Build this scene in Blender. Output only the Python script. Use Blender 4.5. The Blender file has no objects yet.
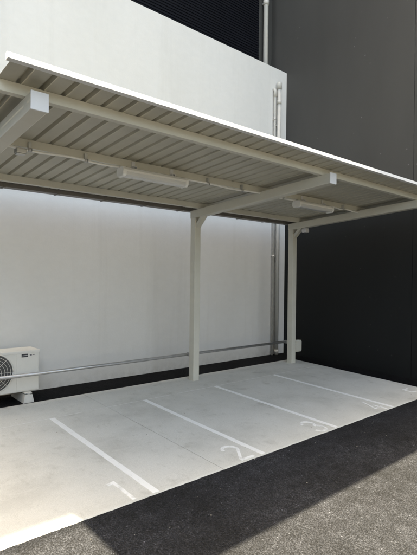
import bpy, bmesh, math, random
from mathutils import Vector, Matrix
random.seed(7)
scene = bpy.context.scene
C = scene.collection

# ------------------------------------------------------------------ camera
cam_d = bpy.data.cameras.new('camera'); cam = bpy.data.objects.new('camera', cam_d); C.objects.link(cam)
YAW, PITCH, ROLL = 0.7127, -0.0004, 0.0123
F = Vector((math.sin(YAW)*math.cos(PITCH), math.cos(YAW)*math.cos(PITCH), math.sin(PITCH)))
R0 = Vector((math.cos(YAW), -math.sin(YAW), 0)); U0 = R0.cross(F)
Rv = R0*math.cos(ROLL) + U0*math.sin(ROLL); Uv = -R0*math.sin(ROLL) + U0*math.cos(ROLL)
M = Matrix((Rv, Uv, -F)).transposed().to_4x4(); M.translation = Vector((0, 0, 1.4))
cam.matrix_world = M
cam_d.sensor_fit = 'VERTICAL'; cam_d.sensor_height = 36.0; cam_d.sensor_width = 27.0
cam_d.lens = 454.83/555*36.0
cam_d.clip_start = 0.05; cam_d.clip_end = 2000
scene.camera = cam

# ------------------------------------------------------------------ light
SUN = Vector((-0.177, 0.252, 1.0)).normalized()
EL = math.asin(SUN.z); ROT = math.atan2(SUN.x, SUN.y)
world = bpy.data.worlds.new('World'); scene.world = world; world.use_nodes = True
nt = world.node_tree; nt.nodes.clear()
out = nt.nodes.new('ShaderNodeOutputWorld'); bg = nt.nodes.new('ShaderNodeBackground'); sky = nt.nodes.new('ShaderNodeTexSky')
sky.sky_type = 'NISHITA'; sky.sun_disc = False; sky.sun_elevation = EL; sky.sun_rotation = ROT
sky.air_density = 0.7; sky.dust_density = 2.5; sky.ozone_density = 1.0; sky.altitude = 0
bg.inputs['Strength'].default_value = 0.15
nt.links.new(sky.outputs[0], bg.inputs[0]); nt.links.new(bg.outputs[0], out.inputs[0])
sl = bpy.data.lights.new('sun', 'SUN'); sl.energy = 3.2; sl.angle = math.radians(1.0); sl.color = (1.0, 0.985, 0.965)
so = bpy.data.objects.new('sun', sl); C.objects.link(so); so.location = SUN*30
so.rotation_euler = (-SUN).to_track_quat('-Z', 'Y').to_euler()
vs = scene.view_settings
vs.view_transform = 'Standard'; vs.look = 'None'; vs.gamma = 1.0; vs.use_curve_mapping = False
vs.exposure = 3.0
try:
    vs.use_white_balance = True; vs.white_balance_temperature = 9300; vs.white_balance_tint = 3
except Exception: pass

# ------------------------------------------------------------------ materials
def new_mat(name):
    m = bpy.data.materials.new(name); m.use_nodes = True
    n = m.node_tree.nodes; b = n['Principled BSDF']
    return m, m.node_tree, b
def coords(t, scale=(1, 1, 1)):
    g = t.nodes.new('ShaderNodeNewGeometry'); mp = t.nodes.new('ShaderNodeMapping'); mp.inputs['Scale'].default_value = scale
    t.links.new(g.outputs['Position'], mp.inputs[0]); return mp.outputs[0]
def noise(t, vec, scale, detail=6, rough=.6):
    n = t.nodes.new('ShaderNodeTexNoise'); n.inputs['Scale'].default_value = scale; n.inputs['Detail'].default_value = detail
    n.inputs['Roughness'].default_value = rough; t.links.new(vec, n.inputs['Vector']); return n.outputs['Fac']
def ramp(t, fac, stops):
    r = t.nodes.new('ShaderNodeValToRGB'); e = r.color_ramp.elements
    while len(e) < len(stops): e.new(.5)
    for k, (p, c) in enumerate(stops):
        e[k].position = p; e[k].color = (*c, 1) if len(c) == 3 else c
    t.links.new(fac, r.inputs[0]); return r.outputs[0]
def mix(t, a, b, fac, mode='MIX'):
    m = t.nodes.new('ShaderNodeMix'); m.data_type = 'RGBA'; m.blend_type = mode
    for s, v in ((m.inputs['A'], a), (m.inputs['B'], b)) if False else ((m.inputs[6], a), (m.inputs[7], b)):
        if isinstance(v, tuple): s.default_value = (*v, 1)
        else: t.links.new(v, s)
    if isinstance(fac, (int, float)): m.inputs[0].default_value = fac
    else: t.links.new(fac, m.inputs[0])
    return m.outputs[2]
def bump(t, b, h, strength, dist):
    n = t.nodes.new('ShaderNodeBump'); n.inputs['Strength'].default_value = strength; n.inputs['Distance'].default_value = dist
    t.links.new(h, n.inputs['Height']); t.links.new(n.outputs[0], b.inputs['Normal'])
g3 = lambda v, w=0: (v*(1+w), v, v*(1-w))
def sc(c, k): return tuple(x*k for x in c)

def paint(name, col, rough=.45, var=.12, scale=3, metallic=0, bmp=.05, streak=False):
    m, t, b = new_mat(name)
    v = coords(t, (1, 1, .25) if streak else (1, 1, 1))
    n = noise(t, v, scale, 8, .65)
    base = ramp(t, n, [(.3, sc(col, 1-var)), (.7, sc(col, 1+var*.5))])
    f = noise(t, coords(t), 60, 3)
    t.links.new(mix(t, base, sc(col, .8), ramp(t, f, [(.62, (0,)*3), (.8, (.35,)*3)])), b.inputs['Base Color'])
    r = ramp(t, noise(t, coords(t), 9, 4), [(.3, (rough*.85,)*3), (.7, (min(1, rough*1.2),)*3)])
    t.links.new(r, b.inputs['Roughness']); b.inputs['Metallic'].default_value = metallic
    bump(t, b, noise(t, coords(t), 180, 3), bmp, .002)
    return m

def mat_asphalt(name, k=1.0):
    m, t, b = new_mat(name)
    v = coords(t)
    vo = t.nodes.new('ShaderNodeTexVoronoi'); vo.inputs['Scale'].default_value = 105; t.links.new(v, vo.inputs['Vector'])
    stone = ramp(t, vo.outputs['Color'], [(.0, (.014, .0142, .0145)), (.55, (.027, .0272, .0275)), (.88, (.044, .044, .0435)), (.97, (.105, .105, .105))])
    big = noise(t, v, 1.3, 5)
    tint = mix(t, stone, ramp(t, big, [(.32, (.5,)*3), (.66, (1.2,)*3)]), 1.0, 'MULTIPLY')
    tint = mix(t, tint, ramp(t, noise(t, v, 9, 9, .75), [(.34, (.55,)*3), (.62, (1.35,)*3)]), 1.0, 'MULTIPLY')
    pit = ramp(t, vo.outputs['Distance'], [(.35, (1,)*3), (.75, (.25,)*3)])
    t.links.new(mix(t, mix(t, tint, pit, 1.0, 'MULTIPLY'), (k*.95, k*1.0, k*1.2), 1.0, 'MULTIPLY'), b.inputs['Base Color'])
    b.inputs['Roughness'].default_value = .8; b.inputs['Specular IOR Level'].default_value = .25*k
    ad = t.nodes.new('ShaderNodeMath'); ad.operation = 'MULTIPLY_ADD'; ad.inputs[1].default_value = -1.0
    t.links.new(vo.outputs['Distance'], ad.inputs[0])
    t.links.new(noise(t, v, 34, 5), ad.inputs[2])
    bump(t, b, ad.outputs[0], .9, .008)
    return m

def mat_concrete():
    m, t, b = new_mat('concrete')
    v = coords(t)
    n = noise(t, v, 1.6, 9, .62)
    base = ramp(t, n, [(.28, (.47, .464, .432)), (.5, (.585, .577, .54)), (.72, (.63, .622, .588))])
    sp = noise(t, v, 3.7, 6, .6)
    base = mix(t, base, (.30, .285, .255), ramp(t, sp, [(.60, (0,)*3), (.74, (.5,)*3)]))
    sm = noise(t, coords(t, (1.5, .8, 1)), 7.5, 7, .7)
    base = mix(t, base, (.36, .345, .31), ramp(t, sm, [(.57, (0,)*3), (.72, (.45,)*3)]))
    dot = noise(t, v, 26, 3, .5)
    base = mix(t, base, (.30, .29, .27), ramp(t, dot, [(.70, (0,)*3), (.78, (.5,)*3)]))
    wisp = noise(t, coords(t, (.6, 2.2, 1)), 4.2, 6, .7)
    base = mix(t, base, (.64, .632, .60), ramp(t, wisp, [(.52, (0,)*3), (.68, (.4,)*3)]))
    fine = noise(t, v, 140, 3)
    base = mix(t, base, ramp(t, fine, [(.3, (.86,)*3), (.7, (1.06,)*3)]), 1.0, 'MULTIPLY')
    t.links.new(base, b.inputs['Base Color']); b.inputs['Roughness'].default_value = .75
    bump(t, b, noise(t, v, 90, 6), .18, .004)
    return m

def mat_wall_white():
    m, t, b = new_mat('white_render')
    n = noise(t, coords(t, (1, 1, .5)), .9, 6)
    base = ramp(t, n, [(.3, (.66, .655, .635)), (.7, (.71, .705, .69))])
    st = noise(t, coords(t, (5, 5, .25)), 1.4, 6, .6)
    base = mix(t, base, (.56, .55, .52), ramp(t, st, [(.54, (0,)*3), (.75, (.28,)*3)]))
    mo = noise(t, coords(t, (1, 1, 1.6)), 7, 9, .72)
    base = mix(t, base, ramp(t, mo, [(.3, (.965,)*3), (.7, (1.015,)*3)]), 1.0, 'MULTIPLY')
    sx = t.nodes.new('ShaderNodeSeparateXYZ'); t.links.new(coords(t), sx.inputs[0])
    low = ramp(t, sx.outputs[2], [(.0, (1,)*3), (.16, (0,)*3)])
    base = mix(t, base, (.42, .41, .385), mix(t, low, ramp(t, noise(t, coords(t), 9, 7, .7), [(.38, (0,)*3), (.66, (.55,)*3)]), 1.0, 'MULTIPLY'))
    t.links.new(base, b.inputs['Base Color']); b.inputs['Roughness'].default_value = .7
    bump(t, b, noise(t, coords(t), 42, 9, .75), .28, .005)
    return m

def mat_dark_wall(name='dark_paint', k0=1.0, tint=(1, 1, 1)):
    m, t, b = new_mat(name)
    n = noise(t, coords(t, (1, 1, .35)), 1.1, 7)
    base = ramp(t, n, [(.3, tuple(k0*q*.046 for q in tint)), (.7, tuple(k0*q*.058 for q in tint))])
    vo = t.nodes.new('ShaderNodeTexVoronoi'); vo.voronoi_dimensions = '2D'; vo.inputs['Scale'].default_value = 3.2
    sx = t.nodes.new('ShaderNodeSeparateXYZ'); cx = t.nodes.new('ShaderNodeCombineXYZ'); t.links.new(coords(t), sx.inputs[0])
    t.links.new(sx.outputs[1], cx.inputs[0]); t.links.new(sx.outputs[2], cx.inputs[1]); t.links.new(cx.outputs[0], vo.inputs['Vector'])
    spot = ramp(t, vo.outputs['Distance'], [(.0, (1,)*3), (.022, (.6,)*3), (.045, (0,)*3)])
    sel = ramp(t, noise(t, coords(t), 2.3, 2), [(.5, (0,)*3), (.62, (1,)*3)])
    k = mix(t, spot, sel, 1.0, 'MULTIPLY')
    base = mix(t, base, tuple(.15*min(1, k0*1.6) for q in range(3)), k)
    t.links.new(base, b.inputs['Base Color']); b.inputs['Roughness'].default_value = .6; b.inputs['Specular IOR Level'].default_value = .3
    bump(t, b, noise(t, coords(t), 70, 6), .2, .003)
    return m

def mat_marking(name='road_paint', a=.56, c=.72, sc_=38):
    m, t, b = new_mat(name)
    n = noise(t, coords(t), sc_, 8, .72)
    base = mix(t, (.82, .82, .81), (.55, .545, .52), ramp(t, n, [(a, (0,)*3), (c, (.75,)*3)]))
    t.links.new(base, b.inputs['Base Color']); b.inputs['Roughness'].default_value = .6
    bump(t, b, n, .2, .002)
    return m

MAT = dict(
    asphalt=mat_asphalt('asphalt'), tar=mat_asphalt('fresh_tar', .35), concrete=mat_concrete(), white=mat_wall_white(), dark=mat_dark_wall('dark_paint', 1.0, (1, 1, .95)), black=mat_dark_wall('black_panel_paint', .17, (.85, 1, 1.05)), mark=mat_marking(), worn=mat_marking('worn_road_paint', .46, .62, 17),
    frame=paint('frame_coat', (.63, .612, .54), .4, .08, 2.5, bmp=.03),
    deck=paint('deck_coat', (.51, .488, .412), .42, .12, 2.2, bmp=.03),
    trim=paint('fascia_coat', (.74, .74, .74), .4, .06, 3),
    gutter=paint('gutter_coat', (.17, .155, .14), .45, .12, 3),
    cap=paint('cap_plastic', (.70, .70, .71), .4, .05, 4),
    steel=paint('galvanised', (.50, .50, .50), .38, .2, 12, metallic=.85),
    pipe=paint('pipe_plastic', (.50, .49, .46), .42, .14, 2, streak=True),
    ac=paint('appliance_shell', (.66, .645, .60), .45, .06, 3),
    acdark=paint('appliance_dark', (.06, .06, .06), .5, .15, 8),
    badge=paint('badge_dark', (.02, .025, .035), .3, .1, 8),
    print_grey=paint('badge_print', (.12, .12, .13), .5, .1, 8),
    blockm=paint('block_plastic', (.60, .59, .56), .6, .12, 7),
    lampw=paint('lamp_body', (.82, .82, .80), .4, .06, 5),
    clad=paint('cladding_coat', (.005, .006, .010), .55, .2, 2),
    clip=paint('clip_steel', (.55, .55, .54), .35, .15, 15, metallic=.6),
    chalk=paint('chalk', (.66, .655, .635), .8, .1, 20),
    blocker=paint('blocker_coat', (.50, .50, .48), .8, .1, 1),  # even grey of the added, unseen sky blockers
    debris=paint('dry_scrap', (.35, .33, .28), .8, .2, 20),
)
MAT['clad'].node_tree.nodes['Principled BSDF'].inputs['Specular IOR Level'].default_value = .15
def mat_diffuser():
    m, t, b = new_mat('lamp_diffuser'); b.inputs['Base Color'].default_value = (.80, .80, .78, 1)
    b.inputs['Roughness'].default_value = .25; b.inputs['Transmission Weight'].default_value = .25
    return m
MAT['diff'] = mat_diffuser()

# ------------------------------------------------------------------ helpers
def tag(o, label=None, cat=None, group=None, kind=None):
    if label: o['label'] = label
    if cat: o['category'] = cat
    if group: o['group'] = group
    if kind: o['kind'] = kind
    return o
def empty(name, loc, label=None, cat=None, group=None, kind=None):
    o = bpy.data.objects.new(name, None); o.location = loc; o.empty_display_size = .1; C.objects.link(o)
    return tag(o, label, cat, group, kind)
def world_loc(o):
    p = Vector(o.location)
    return p + world_loc(o.parent) if o.parent else p
def link(name, me, mat, parent=None, smooth=False):
    """mesh in world coordinates; origin moved to the mesh's base centre"""
    if me.vertices:
        xs = [v.co for v in me.vertices]
        o3 = Vector(((min(v.x for v in xs)+max(v.x for v in xs))/2, (min(v.y for v in xs)+max(v.y for v in xs))/2, min(v.z for v in xs)))
        me.transform(Matrix.Translation(-o3))
    else: o3 = Vector()
    o = bpy.data.objects.new(name, me); C.objects.link(o)
    if mat: me.materials.append(mat)
    if smooth:
        for p in me.polygons: p.use_smooth = True
    if parent: o.parent = parent; o.location = o3 - world_loc(parent)
    else: o.location = o3
    return o
def fin(bm, name):
    bmesh.ops.recalc_face_normals(bm, faces=bm.faces)
    me = bpy.data.meshes.new(name); bm.to_mesh(me); bm.free(); return me
def add_box(bm, x0, x1, y0, y1, z0, z1, bev=0, seg=2, shear=None):
    r = bmesh.ops.create_cube(bm, size=1)
    vs_ = r['verts']
    for v in vs_:
        v.co = Vector((x0 + (v.co.x+.5)*(x1-x0), y0 + (v.co.y+.5)*(y1-y0), z0 + (v.co.z+.5)*(z1-z0)))
    if shear:
        for v in vs_: v.co.z += shear(v.co.y)
    if bev:
        es = list({e for v in vs_ for e in v.link_edges})
        bmesh.ops.bevel(bm, geom=es, offset=bev, segments=seg, affect='EDGES', profile=.6)
def box(name, x0, x1, y0, y1, z0, z1, mat, parent=None, bev=0, shear=None):
    bm = bmesh.new(); add_box(bm, x0, x1, y0, y1, z0, z1, bev, 2, shear)
    return link(name, fin(bm, name), mat, parent)
def add_tube(bm, pts, r, n=16, cap=True):
    pts = [Vector(p) for p in pts]; rings = []
    prev = None
    for i, p in enumerate(pts):
        d = ((pts[i+1] if i+1 < len(pts) else p) - (pts[i-1] if i else p)).normalized()
        a = d.orthogonal().normalized() if prev is None else (prev - d*prev.dot(d)).normalized()
        prev = a; b_ = d.cross(a)
        rr = r[i] if isinstance(r, (list, tuple)) else r
        rings.append([bm.verts.new(p + (a*math.cos(2*math.pi*k/n) + b_*math.sin(2*math.pi*k/n))*rr) for k in range(n)])
    for A, B in zip(rings, rings[1:]):
        for k in range(n):
            f = bm.faces.new((A[k], A[(k+1) % n], B[(k+1) % n], B[k])); f.smooth = True
    if cap:
        bm.faces.new(rings[0]); bm.faces.new(rings[-1])
def tube(name, pts, r, mat, parent=None, n=16):
    bm = bmesh.new(); add_tube(bm, pts, r, n); return link(name, fin(bm, name), mat, parent)
def add_prism(bm, prof, x0, x1, axis='x', shear=None):
    """closed profile [(u,v)] extruded; axis x: (u,v)=(y,z); axis y: (u,v)=(x,z)"""
    def P(s, u, v):
        if axis == 'x': return Vector((s, u, v + (shear(u) if shear else 0)))
        return Vector((u, s, v + (shear(s) if shear else 0)))
    A = [bm.verts.new(P(x0, u, v)) for u, v in prof]; B = [bm.verts.new(P(x1, u, v)) for u, v in prof]
    n = len(prof)
    for k in range(n): bm.faces.new((A[k], A[(k+1) % n], B[(k+1) % n], B[k]))
    bm.faces.new(A); bm.faces.new(B[::-1])
def prism(name, prof, x0, x1, mat, parent=None, axis='x', shear=None):
    bm = bmesh.new(); add_prism(bm, prof, x0, x1, axis, shear)
    return link(name, fin(bm, name), mat, parent)

# ------------------------------------------------------------------ ground
YB, YF, G = 5.04, 2.583, .0352
def gz(y): return G*(max(min(y, YB), -6) - YB)
ys = [-400, -60, -6, -3, 0, 1, 2, YF, 3.5, YB, 5.3, 5.6, 9, 30, 400]; xs = [-400, -40, -6, -2, 0, 2, 4, 6.3, 7, 12, 40, 400]
bm = bmesh.new()
gv = [[bm.verts.new((x, y, gz(y)-.006)) for x in xs] for y in ys]
for j in range(len(ys)-1):
    for i in range(len(xs)-1): bm.faces.new((gv[j][i], gv[j][i+1], gv[j+1][i+1], gv[j+1][i]))
gr = link('asphalt_ground', fin(bm, 'asphalt_ground'), MAT['asphalt'])
tag(gr, 'black asphalt ground around the concrete parking slab', 'ground', kind='structure')

slab = empty('concrete_slab', (3.4, 3.8, gz(3.8)), 'pale grey concrete parking slab with white bay lines under the shelter', 'slab', kind='structure')
def slab_panel(x0, x1):
    nx = int((x1-x0)/.03); bm = bmesh.new()
    yk = [YF, YF+.012, 3.2, 3.8, 4.4, 4.7, YB-.01, YB]
    top = []; 
    for j, y in enumerate(yk):
        row = []
        for i in range(nx+1):
            x = x0 + (x1-x0)*i/nx; yy = y
            z = gz(y)
            if j == 0: yy += random.uniform(-.0028, .0028); z -= .005
            if j == len(yk)-1: yy += random.uniform(-.003, .003); z -= .004
            row.append(bm.verts.new((x, yy, z)))
        top.append(row)
    for A, B in zip(top, top[1:]):
        for i in range(nx): bm.faces.new((A[i], A[i+1], B[i+1], B[i]))
    ring = top[0] + [r[-1] for r in top[1:-1]] + top[-1][::-1] + [r[0] for r in top[-2:0:-1]]
    low = [bm.verts.new((v.co.x, v.co.y, v.co.z-.1)) for v in ring]
    for k in range(len(ring)):
        k2 = (k+1) % len(ring); bm.faces.new((ring[k2], ring[k], low[k], low[k2]))
    bm.faces.new(low)
    return link('slab_panel', fin(bm, 'slab_panel'), MAT['concrete'], slab)
slab_panel(.45, 2.408); slab_panel(2.413, 6.293)

def strip(name, polys, dz=.003):
    """flat painted shapes: list of quads/ngons in (x,y), thin solid coat"""
    bm = bmesh.new()
    for i_, poly in enumerate(polys):
        a = [bm.verts.new((x, y, gz(y)+dz+(i_*.00004 if dz > .0031 else 0))) for x, y in poly]; b_ = [bm.verts.new((x, y, gz(y)-.002)) for x, y in poly]
        n = len(poly)
        for k in range(n): bm.faces.new((a[k], a[(k+1) % n], b_[(k+1) % n], b_[k]))
        bm.faces.new(a); bm.faces.new(b_[::-1])
    return link(name, fin(bm, name), MAT['mark'], slab)
for xl in (.70, 1.792, 2.880, 3.963, 5.114):
    n = 26; L = [(xl-.026+random.uniform(-.0016, .0016), YF+.012+(4.425-YF-.012)*k/n) for k in range(n+1)]
    Rr = [(xl+.026+random.uniform(-.0016, .0016), y) for (_, y) in L]
    strip('painted_line', [[L[k], Rr[k], Rr[k+1], L[k+1]] for k in range(n)])
# faint chalk line across the bay ends
def thin_line(y, x0, x1, w):
    n = 60; polys = []
    for k in range(n):
        if random.random() < .03: continue
        a = x0+(x1-x0)*k/n; b_ = x0+(x1-x0)*(k+1)/n
        polys.append([(a, y-w), (b_, y-w), (b_, y+w), (a, y+w)])
    o = strip('chalk_line', polys, .0012); o.data.materials[0] = MAT['chalk']; return o
thin_line(4.435, .5, 6.2, .0035)

def ribbon(pts, w):
    pts = [Vector((p[0], p[1])) for p in pts]; L = []; R_ = []
    for i, p in enumerate(pts):
        d = (pts[min(i+1, len(pts)-1)] - pts[max(i-1, 0)]).normalized(); nrm = Vector((-d.y, d.x))
        L.append(p+nrm*w/2); R_.append(p-nrm*w/2)
    return [[tuple(L[i]), tuple(R_[i]), tuple(R_[i+1]), tuple(L[i+1])] for i in range(len(pts)-1)]
def arc(cx, cy, rx, ry, a0, a1, n=12):
    return [(cx+rx*math.cos(math.radians(a0+(a1-a0)*k/n)), cy+ry*math.sin(math.radians(a0+(a1-a0)*k/n))) for k in range(n+1)]
W = .028
def digit(ch, xc):
    y0, y1 = 2.602, 2.905; hw = .068; h = y1-y0; P = []
    if ch == '1':
        P += ribbon([(xc, y0), (xc, y1)], W); P += ribbon([(xc-W/2, y1-.018), (xc-.055, y1-.028)], .03)
    if ch == '2':
        c = arc(xc, y1-.085, hw, .07, 172, -28)
        P += ribbon(c + [(xc-hw+.01, y0+.03)], W); P += ribbon([(xc-hw-.005, y0+.014), (xc+hw+.01, y0+.014)], W)
    if ch == '3':
        P += ribbon(arc(xc-.01, y1-.085, .068, .068, 165, -80), W); P += ribbon(arc(xc-.01, y0+.088, .074, .075, 80, -165), W)
    if ch == '4':
        P += ribbon([(xc+.03, y1), (xc-hw, y0+.095)], W); P += ribbon([(xc-hw-.015, y0+.085), (xc+hw+.01, y0+.085)], W)
        P += ribbon([(xc+.035, y0+.065), (xc+.035, y0)], W); P += ribbon([(xc+.035, y0+.17), (xc+.035, y0+.105)], W)
    if ch == '5':
        P += ribbon([(xc+hw, y1-.015), (xc-hw+.01, y1-.015)], W); P += ribbon([(xc-hw+.015, y1-.033), (xc-hw+.01, y0+.165)], W)
        P += ribbon(arc(xc-.01, y0+.092, .076, .078, 125, -160), W)
    # each ribbon piece a hair above the one before so no two coats share a plane
    o = strip('painted_digit', P, .0034); o.data.materials[0] = MAT['worn']; o['label'] = 'white painted bay number ' + ch
    return o
for ch, xc in zip('12345', (1.622, 2.705, 3.80, 4.945, 6.02)): digit(ch, xc)

st = empty('asphalt_strip', (3, 5.3, 0), 'narrow black tar strip between the slab and the walls', 'ground', kind='structure')
def sheet(x0, x1, yk):
    bm = bmesh.new(); A = [(bm.verts.new((x0, y, gz(y)-.002)), bm.verts.new((x1, y, gz(y)-.002))) for y in yk]
    for (a, b_), (c, d) in zip(A, A[1:]): bm.faces.new((a, b_, d, c))
    return link('strip', fin(bm, 'strip'), MAT['tar'], st)
sheet(-12, 6.686, [5.041, 5.548]); sheet(6.294, 6.688, [2.62, 4, 5.04])

# ------------------------------------------------------------------ walls and buildings
wall = box('boundary_wall', -12, 6.686, 5.55, 5.73, -.3, 5.26, MAT['white'], None, .006)
tag(wall, 'white rendered wall behind the parking shelter', 'wall')

rb = empty('dark_building', (6.69, 4, 0), 'dark charcoal building side wall closing off the right side', 'building')
edges = [-4.4, -1.9, .62, 3.128, 6.3, 9.2, 12]
for a, b_ in zip(edges, edges[1:]):
    box('wall_panel', 6.69, 6.74, a+.002, b_-.002, 2.66, 19, MAT['dark'], rb, .004)
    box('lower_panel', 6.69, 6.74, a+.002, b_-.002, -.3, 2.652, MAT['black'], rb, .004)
box('wall_core', 6.742, 14, -4.39, 11.99, -.3, 18.98, MAT['dark'], rb)

bb = empty('clad_building', (0, 5.95, 0), 'black building with fine horizontal ribbed cladding rising behind the white wall', 'building')
def ribbed(x0, x1, z0, z1):
    bm = bmesh.new(); p = .047; n = int((z1-z0)/p); prof = []
    for k in range(n):
        z = z0+k*p; prof += [(5.957, z), (5.957, z+.012), (5.945, z+.017), (5.945, z+p-.005)]
    prof += [(5.957, z0+n*p), (6.02, z0+n*p), (6.02, z0)]
    A = [bm.verts.new((x0, y, z)) for y, z in prof]; B = [bm.verts.new((x1, y, z)) for y, z in prof]
    for k in range(len(prof)): bm.faces.new((A[k], A[(k+1) % len(prof)], B[(k+1) % len(prof)], B[k]))
    o = link('ribbed_cladding', fin(bm, 'ribbed_cladding'), MAT['clad'], bb); o['kind'] = 'stuff'
    return o
ribbed(-12, 2.0, .2, 13.24); ribbed(2.004, 6.328, .2, 18.9)
box('wall_core', -12, 2.0, 6.022, 12, -.3, 13.3, MAT['clad'], bb)
box('raised_core', 2.002, 6.688, 6.022, 12.1, -.3, 19, MAT['clad'], bb)  # right part raised out of view; the added height shades the dark wall
box('corner_column', 6.33, 6.686, 5.94, 6.02, -.3, 18.95, MAT['dark'], bb, .004)

# added grey block behind the viewer, never seen: it closes off the low sky
ob_ = empty('added_sky_blocker', (2, -11, gz(-11)), 'unseen grey block added to close off the low sky', 'building', kind='structure')
box('wall', -22, 26, -17, -10, gz(-11)-.3, 4.0, MAT['blocker'], ob_)
box('blocker_top', -22.1, 26.1, -17.1, -9.9, 4.002, 4.25, MAT['blocker'], ob_, .01)

box('added_side_blocker', -16, -7, -9.88, 5.4, -.6, 9.5, MAT['blocker'], ob_)  # unseen block added at left to cut sky light on the slab

# downpipe in the corner of the two buildings
dp = empty('downpipe', (6.425, 5.86, 0), 'pale downpipe in the corner above the end of the white wall', 'pipe')
tube('pipe', [(6.425, 5.86, 0), (6.425, 5.86, 18)], .045, MAT['pipe'], dp, 20)
for z in (2.2, 6.62, 9.6, 12.6):
    tube('collar', [(6.425, 5.86, z-.045), (6.425, 5.86, z+.045)], .053, MAT['pipe'], dp, 20)
    box('bracket', 6.40, 6.45, 5.90, 5.939, z-.012, z+.012, MAT['clip'], dp, .003)

# pair of pipes on the white wall
p1 = empty('drain_pipe', (6.41, 5.49, 0), 'thicker capped pipe running up the right end of the white wall', 'pipe')
px, py = 6.40, 5.485
tube('pipe', [(px, py, 0), (px, py, 4.88)], .036, MAT['pipe'], p1, 20)
for z in (.06, 2.55, 3.75, 4.62): tube('collar', [(px, py, z-.035), (px, py, z+.035)], .043, MAT['pipe'], p1, 20)
tube('cap', [(px, py, 4.86), (px, py, 4.97), (px, py, 4.985)], [.045, .045, .036], MAT['pipe'], p1, 20)
for z in (1.78, 3.2, 4.2):
    box('bracket', px-.045, px+.045, py+.02, 5.549, z-.012, z+.012, MAT['clip'], p1, .003)
p2 = empty('conduit_pipe', (6.30, 5.51, 0), 'thinner pipe that elbows into the white wall beside the capped pipe', 'pipe')
qx, qy = 6.305, 5.50
pts = [(qx, qy, .0), (qx, qy, 4.80)] + [(qx, qy+.05*(1-math.cos(a)), 4.80+.05*math.sin(a)) for a in (.3, .6, .9, 1.2, 1.5)] + [(qx, 5.56, 4.852)]
tube('pipe', pts, .019, MAT['pipe'], p2, 14)
tube('elbow', [(qx, qy, 4.70), (qx, qy, 4.80)] + [(qx, qy+.045*(1-math.cos(a)), 4.80+.045*math.sin(a)) for a in (.4, .8, 1.2)], .027, MAT['pipe'], p2, 14)
for z in (1.80, 3.0, 4.3):
    tube('clip', [(qx, qy, z-.012), (qx, qy, z+.012)], .025, MAT['clip'], p2, 14)
    box('bracket', qx-.01, qx+.01, qy+.015, 5.549, z-.01, z+.01, MAT['clip'], p2, .002)

# ------------------------------------------------------------------ shelter
SL = -.07
def zd(y): return 2.525 + SL*(y-2.75)              # underside of the roof sheets
X0, X1 = .75, 6.26; FRONT, REAR = 2.50, 5.02
shelter = empty('parking_shelter', (3.5, 4.84, gz(4.84)), 'cream steel cantilever shelter with ribbed roof over the numbered parking bays', 'shelter')
PH, BH, BW = .066, .105, .1
for px_ in (.98, 3.94, 6.03):
    zt = PH + .001
    bm_ = box('beam', px_-BW/2, px_+BW/2, 2.66, 4.90, -zt-BH, -zt, MAT['frame'], shelter, .007, zd)
    box('end_cap', px_-BW/2-.003, px_+BW/2+.003, 2.652, 2.664, -zt-BH-.003, -zt+.003, MAT['cap'], bm_, .003, zd)
    box('post', px_-.05, px_+.05, 4.79, 4.89, gz(4.84)-.12, zd(4.84)-zt-BH+.004, MAT['frame'], shelter, .007)
    zbm = zd(4.7)-zt-BH
    bm = bmesh.new()
    add_prism(bm, [(4.792, zbm-.15), (4.792, zbm-.09), (4.70, zbm+.004), (4.635, zbm+.004)], px_-.036, px_+.036)
    link('brace', fin(bm, 'brace'), MAT['frame'], shelter)
    for yy in (2.778, 3.655, 4.71):   # cleats and bolts joining purlins to the beam
        box('cleat', px_+.052, px_+.058, yy-.03, yy+.03, -zt-.05, -zt+.045, MAT['frame'], bm_, .001, zd)
        tube('bolt', [(px_+.056, yy, zd(yy)-zt-.025), (px_+.066, yy, zd(yy)-zt-.025)], .008, MAT['clip'], bm_, 6)
def purlin(yf):
    t, h, w, lip = .003, PH, .045, .015
    y0, y1 = yf, yf+w
    # lipped channel, open to the back
    prof = [(y0, -h), (y1, -h), (y1, -h+lip), (y1-t, -h+lip), (y1-t, -h+t), (y0+t, -h+t), (y0+t, -t-.001), (y1-t, -t-.001), (y1-t, -lip), (y1, -lip), (y1, -.001), (y0, -.001)]
    bm = bmesh.new(); add_prism(bm, prof, X0+.03, X1-.03, 'x', zd)
    bmesh.ops.bevel(bm, geom=[e for e in bm.edges if abs(e.verts[0].co.x-e.verts[1].co.x) > 1], offset=.0012, segments=2, affect='EDGES')
    return link('purlin', fin(bm, 'purlin'), MAT['frame'], shelter)
for y in (2.755, 3.63, 4.685): purlin(y)

# roof sheets: one pan and rib per panel, shared mesh
PITCH_R = .1358; NP = round((X1-X0)/PITCH_R)
def panel_mesh():
    t = .0012; p = PITCH_R
    top = [(0, 0), (p-.041, 0), (p-.032, .028), (p-.015, .028), (p-.005, 0), (p-.0004, 0)]
    prof = [(x, z) for x, z in top] + [(x, z+t) for x, z in reversed(top)]
    bm = bmesh.new(); add_prism(bm, prof, FRONT+.030, REAR, 'y', lambda y: zd(y))
    me = fin(bm, 'roof_panel'); me.materials.append(MAT['deck'])
    return me
pm = panel_mesh(); base = world_loc(shelter)
for k in range(NP):
    o = bpy.data.objects.new('roof_panel', pm); C.objects.link(o); o.parent = shelter
    o.location = Vector((.898-.1358*1+.012 - PITCH_R*0 + k*PITCH_R, 0, 0)) - base
XR0 = .774; XR1 = XR0 + NP*PITCH_R
# front fascia: folded white trim, face leaning back
fz = zd(FRONT)
fp = [(FRONT-.004, fz-.003), (FRONT+.036, fz-.005), (FRONT+.036, fz+.032), (FRONT+.016, fz+.035), (FRONT+.0078, fz+.034)]
prism('fascia', fp, XR0-.022, XR1+.012, MAT['trim'], shelter)
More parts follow.
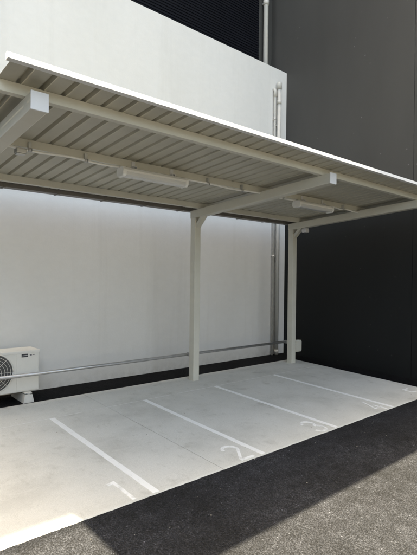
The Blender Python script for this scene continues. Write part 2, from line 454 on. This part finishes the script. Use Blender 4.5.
# rear gutter
gz0 = zd(4.97)-.052
gp = [(4.975, gz0), (5.085, gz0), (5.085, gz0+.09), (5.08, gz0+.09), (5.08, gz0+.004), (4.98, gz0+.004), (4.98, gz0+.046), (4.975, gz0+.046)]
gut = prism('gutter', gp, XR0-.02, XR1+.02, MAT['gutter'], shelter)
for k in range(10):
    xg = .9+k*.58
    bm = bmesh.new(); add_box(bm, xg-.012, xg+.012, 4.969, 5.09, gz0-.007, gz0-.001, .001); add_box(bm, xg-.012, xg+.012, 4.968, 4.974, gz0-.006, gz0+.05, .001)
    link('gutter_bracket', fin(bm, 'gutter_bracket'), MAT['gutter'], gut)
# gutter outlet and its downpipe stub to the post line is hidden by the roof end

# ------------------------------------------------------------------ lamps under the middle purlin
def lamp(x0, label):
    L = .735; y = 3.60; zc = 2.338
    t = empty('batten_light', (x0+L/2, y, zc), label, 'light', 'weatherproof batten lights under the roof')
    prof = [(y-.060, zc-.004), (y-.060, zc+.014), (y-.042, zc+.036), (y+.042, zc+.036), (y+.060, zc+.014), (y+.060, zc-.004)]
    prism('housing', prof, x0+.03, x0+L-.03, MAT['lampw'], t)
    dprof = [(y-.056, zc-.0045), (y-.050, zc-.030), (y-.034, zc-.042), (y+.034, zc-.042), (y+.050, zc-.030), (y+.056, zc-.0045)]
    bm = bmesh.new(); add_prism(bm, dprof, x0+.032, x0+L-.032)
    link('diffuser', fin(bm, 'diffuser'), MAT['diff'], t)
    for s in (0, 1):
        xa = x0 if s == 0 else x0+L-.035
        pr = [(y-.064, zc+.016), (y-.046, zc+.040), (y+.046, zc+.040), (y+.064, zc+.016), (y+.062, zc-.030), (y+.042, zc-.048), (y-.042, zc-.048), (y-.062, zc-.030)]
        bm = bmesh.new(); add_prism(bm, pr, xa, xa+.035)
        bmesh.ops.bevel(bm, geom=[e for e in bm.edges if abs(e.verts[0].co.x-e.verts[1].co.x) < .001], offset=.004, segments=2, affect='EDGES')
        link('end_cap', fin(bm, 'end_cap'), MAT['lampw'], t)
    for xb in (x0+.15, x0+L-.15):
        bm = bmesh.new()
        add_box(bm, xb-.018, xb-.012, y-.02, y+.065, zc+.036, zc+.062, .001); add_box(bm, xb+.012, xb+.018, y-.02, y+.065, zc+.036, zc+.062, .001)
        add_box(bm, xb-.018, xb+.018, y-.02, y+.065, zc+.062, zc+.066, .001)
        add_box(bm, xb-.018, xb+.018, y+.02, y+.026, zc+.0665, zc+.115, .001)
        link('hanger', fin(bm, 'hanger'), MAT['cap'], t)
    return t
lamp(2.05, 'long white batten light under the left half of the shelter roof')
lamp(4.545, 'white batten light near the dark wall under the right half of the roof')

cd = empty('cable_conduit', (3.5, 3.61, 2.39), 'thin grey cable conduit clipped along the middle purlin', 'conduit')
for a, b_ in ((.82, 2.06), (2.78, 4.55), (5.27, 6.0)):
    n = 14
    tube('conduit', [(a+(b_-a)*k/n, 3.612+.004*math.sin(k*1.3), 2.378+.006*math.sin(k*.9)*(0 if k in (0, n) else 1)) for k in range(n+1)], .010, MAT['lampw'], cd, 10)
for x in (1.26, 1.73, 3.1, 3.6, 4.3, 5.6):
    bm = bmesh.new(); add_tube(bm, [(x-.014, 3.612, 2.379), (x+.014, 3.612, 2.379)], .017, 12); add_box(bm, x-.012, x+.012, 3.605, 3.629, 2.394, 2.44, .002)
    link('saddle_clip', fin(bm, 'saddle_clip'), MAT['clip'], cd)
jb = empty('junction_box', (1.19, 3.61, 2.345), 'small grey junction box hanging on the conduit near the left beam', 'junction box')
box('casing', 1.15, 1.225, 3.575, 3.645, 2.335, 2.372, MAT['clip'], jb, .006)
box('lid', 1.155, 1.22, 3.58, 3.64, 2.327, 2.334, MAT['clip'], jb, .002)

# sensor below the right beam, outlet box on the right post
zs = zd(4.58)-.18
sn = empty('sensor_box', (6.03, 4.58, zs-.06), 'small pale sensor box under the right beam beside its post', 'sensor')
box('mount', 5.995, 6.065, 4.54, 4.62, zs-.014, zs-.001, MAT['cap'], sn, .003)
box('casing', 5.99, 6.07, 4.535, 4.625, zs-.066, zs-.015, MAT['cap'], sn, .008)
tube('lens', [(6.03, 4.58, zs-.082), (6.03, 4.58, zs-.064)], [.018, .026], MAT['acdark'], sn, 16)
ob = empty('outlet_box', (6.14, 4.84, .2), 'small pale weatherproof outlet box low on the right post', 'outlet box')
box('back_box', 6.081, 6.245, 4.80, 4.87, .165, .36, MAT['frame'], ob, .008)
box('flap', 6.09, 6.236, 4.785, 4.799, .185, .345, MAT['frame'], ob, .005)

# ------------------------------------------------------------------ tie rail
rail = empty('tie_rail', (3.5, 4.96, 0), 'long horizontal steel rail behind the posts near the ground', 'rail')
tube('pipe', [(.86, 4.96, .329), (2.6, 4.96, .327), (4.4, 4.96, .329), (6.1, 4.96, .329)], .0195, MAT['steel'], rail, 20)
for px_ in (.98, 3.94, 6.03):
    bm = bmesh.new(); add_box(bm, px_-.025, px_+.025, 4.891, 4.945, .305, .352, .002); add_tube(bm, [(px_-.02, 4.96, .329), (px_+.02, 4.96, .329)], .027, 20)
    link('clamp', fin(bm, 'clamp'), MAT['steel'], rail)
for xe in (.85, 6.095): tube('end_plug', [(xe, 4.96, .329), (xe+.015, 4.96, .329)], .0225, MAT['acdark'], rail, 16)

# ------------------------------------------------------------------ outdoor unit
AX0, AX1, AY0, AY1, AZ0, AZ1 = 1.13, 1.925, 5.13, 5.42, .108, .55
ac = empty('outdoor_unit', ((AX0+AX1)/2, 5.27, AZ0), 'cream air conditioner outdoor unit standing against the white wall at left edge', 'air conditioner')
fx, fzc, fr = 1.43, .345, .205
bm = bmesh.new(); add_box(bm, AX0, AX1, AY0, AY1, AZ0, AZ1, .014, 3)
casing = link('casing', fin(bm, 'casing'), MAT['ac'], ac)
bm = bmesh.new(); add_tube(bm, [(fx, AY0-.004, fzc), (fx, AY0+.03, fzc)], fr, 40); link('fan_opening', fin(bm, 'fan_opening'), MAT['acdark'], ac)
bm = bmesh.new()
n = 40
def ring(rad, rt, y):
    pts = [(fx+rad*math.cos(2*math.pi*k/n), y, fzc+rad*math.sin(2*math.pi*k/n)) for k in range(n+1)]
    add_tube(bm, pts, rt, 6)
for rr in (.05, .085, .12, .15, .18): ring(rr, .0022, AY0-.014)
ring(fr+.004, .007, AY0-.006)
for k in range(4):
    a = math.pi*k/4
    add_tube(bm, [(fx-fr*math.cos(a), AY0-.011, fzc-fr*math.sin(a)), (fx+fr*math.cos(a), AY0-.011, fzc+fr*math.sin(a))], .003, 6)
link('fan_guard', fin(bm, 'fan_guard'), MAT['ac'], ac)
bm = bmesh.new(); add_tube(bm, [(fx, AY0-.02, fzc), (fx, AY0-.005, fzc)], .035, 20); link('guard_hub', fin(bm, 'guard_hub'), MAT['ac'], ac)
box('side_panel', 1.675, AX1-.012, AY0-.004, AY0+.01, AZ0+.02, AZ1-.012, MAT['ac'], ac, .003)
box('top_cover', AX0-.005, AX1+.005, AY0-.006, AY1+.004, AZ1-.018, AZ1+.012, MAT['ac'], ac, .006)
box('badge', 1.725, 1.795, AY0-.007, AY0-.0045, .492, .528, MAT['badge'], ac, .0008)
bp = box('badge_bar', 1.733, 1.787, AY0-.0085, AY0-.0075, .507, .512, MAT['cap'], ac)
for xa, w in ((1.815, .022), (1.845, .014), (1.863, .008)): box('badge_print', xa, xa+w, AY0-.0058, AY0-.0046, .508-.004*(xa < 1.83), .517, MAT['print_grey'], ac)
for xb, lab in ((1.785, 'pale trapezoid support block under the right end of the outdoor unit'), (1.27, 'pale support block under the left end of the outdoor unit')):
    t = empty('support_block', (xb, 5.25, -.006), lab, 'block', 'support blocks under the outdoor unit')
    prism('base', [(xb-.058, -.004), (xb+.058, -.004), (xb+.040, .086), (xb-.040, .086)], 5.055, 5.46, MAT['blockm'], t, 'y')
    box('rail', xb-.014, xb+.014, 5.06, 5.455, .0865, .097, MAT['clip'], t, .002)
    box('foot_bolt', xb-.01, xb+.01, 5.075, 5.095, .0975, .107, MAT['clip'], t, .002)
box('unit_foot', 1.745, 1.825, 5.07, 5.44, .098, .107, MAT['ac'], ac, .002); box('unit_foot', 1.23, 1.31, 5.07, 5.44, .098, .107, MAT['ac'], ac, .002)

# ------------------------------------------------------------------ loose grit
bm = bmesh.new()
for k in range(70):
    x = random.uniform(.6, 6.2)
    y = YF - abs(random.gauss(0, .5)) if random.random() < .6 else random.uniform(YF+.05, 5.5)
    if y < .6 or 5.0 < y < 5.06: continue
    r = random.uniform(.0015, .0042)
    c = Vector((x, y, gz(y)+r*.4-(.006 if (y < YF or y > YB) else 0)))
    bmesh.ops.create_icosphere(bm, subdivisions=1, radius=r, matrix=Matrix.Translation(c) @ Matrix.Rotation(random.random()*6, 4, 'Z') @ Matrix.Diagonal((1.5, 1, .6, 1)))
tag(link('loose_grit', fin(bm, 'loose_grit'), MAT['debris']), 'scattered pale grit on the slab and asphalt', 'grit', kind='stuff')

# ------------------------------------------------------------------ render settings
scene.render.engine = 'CYCLES'
scene.cycles.max_bounces = 10; scene.cycles.diffuse_bounces = 6
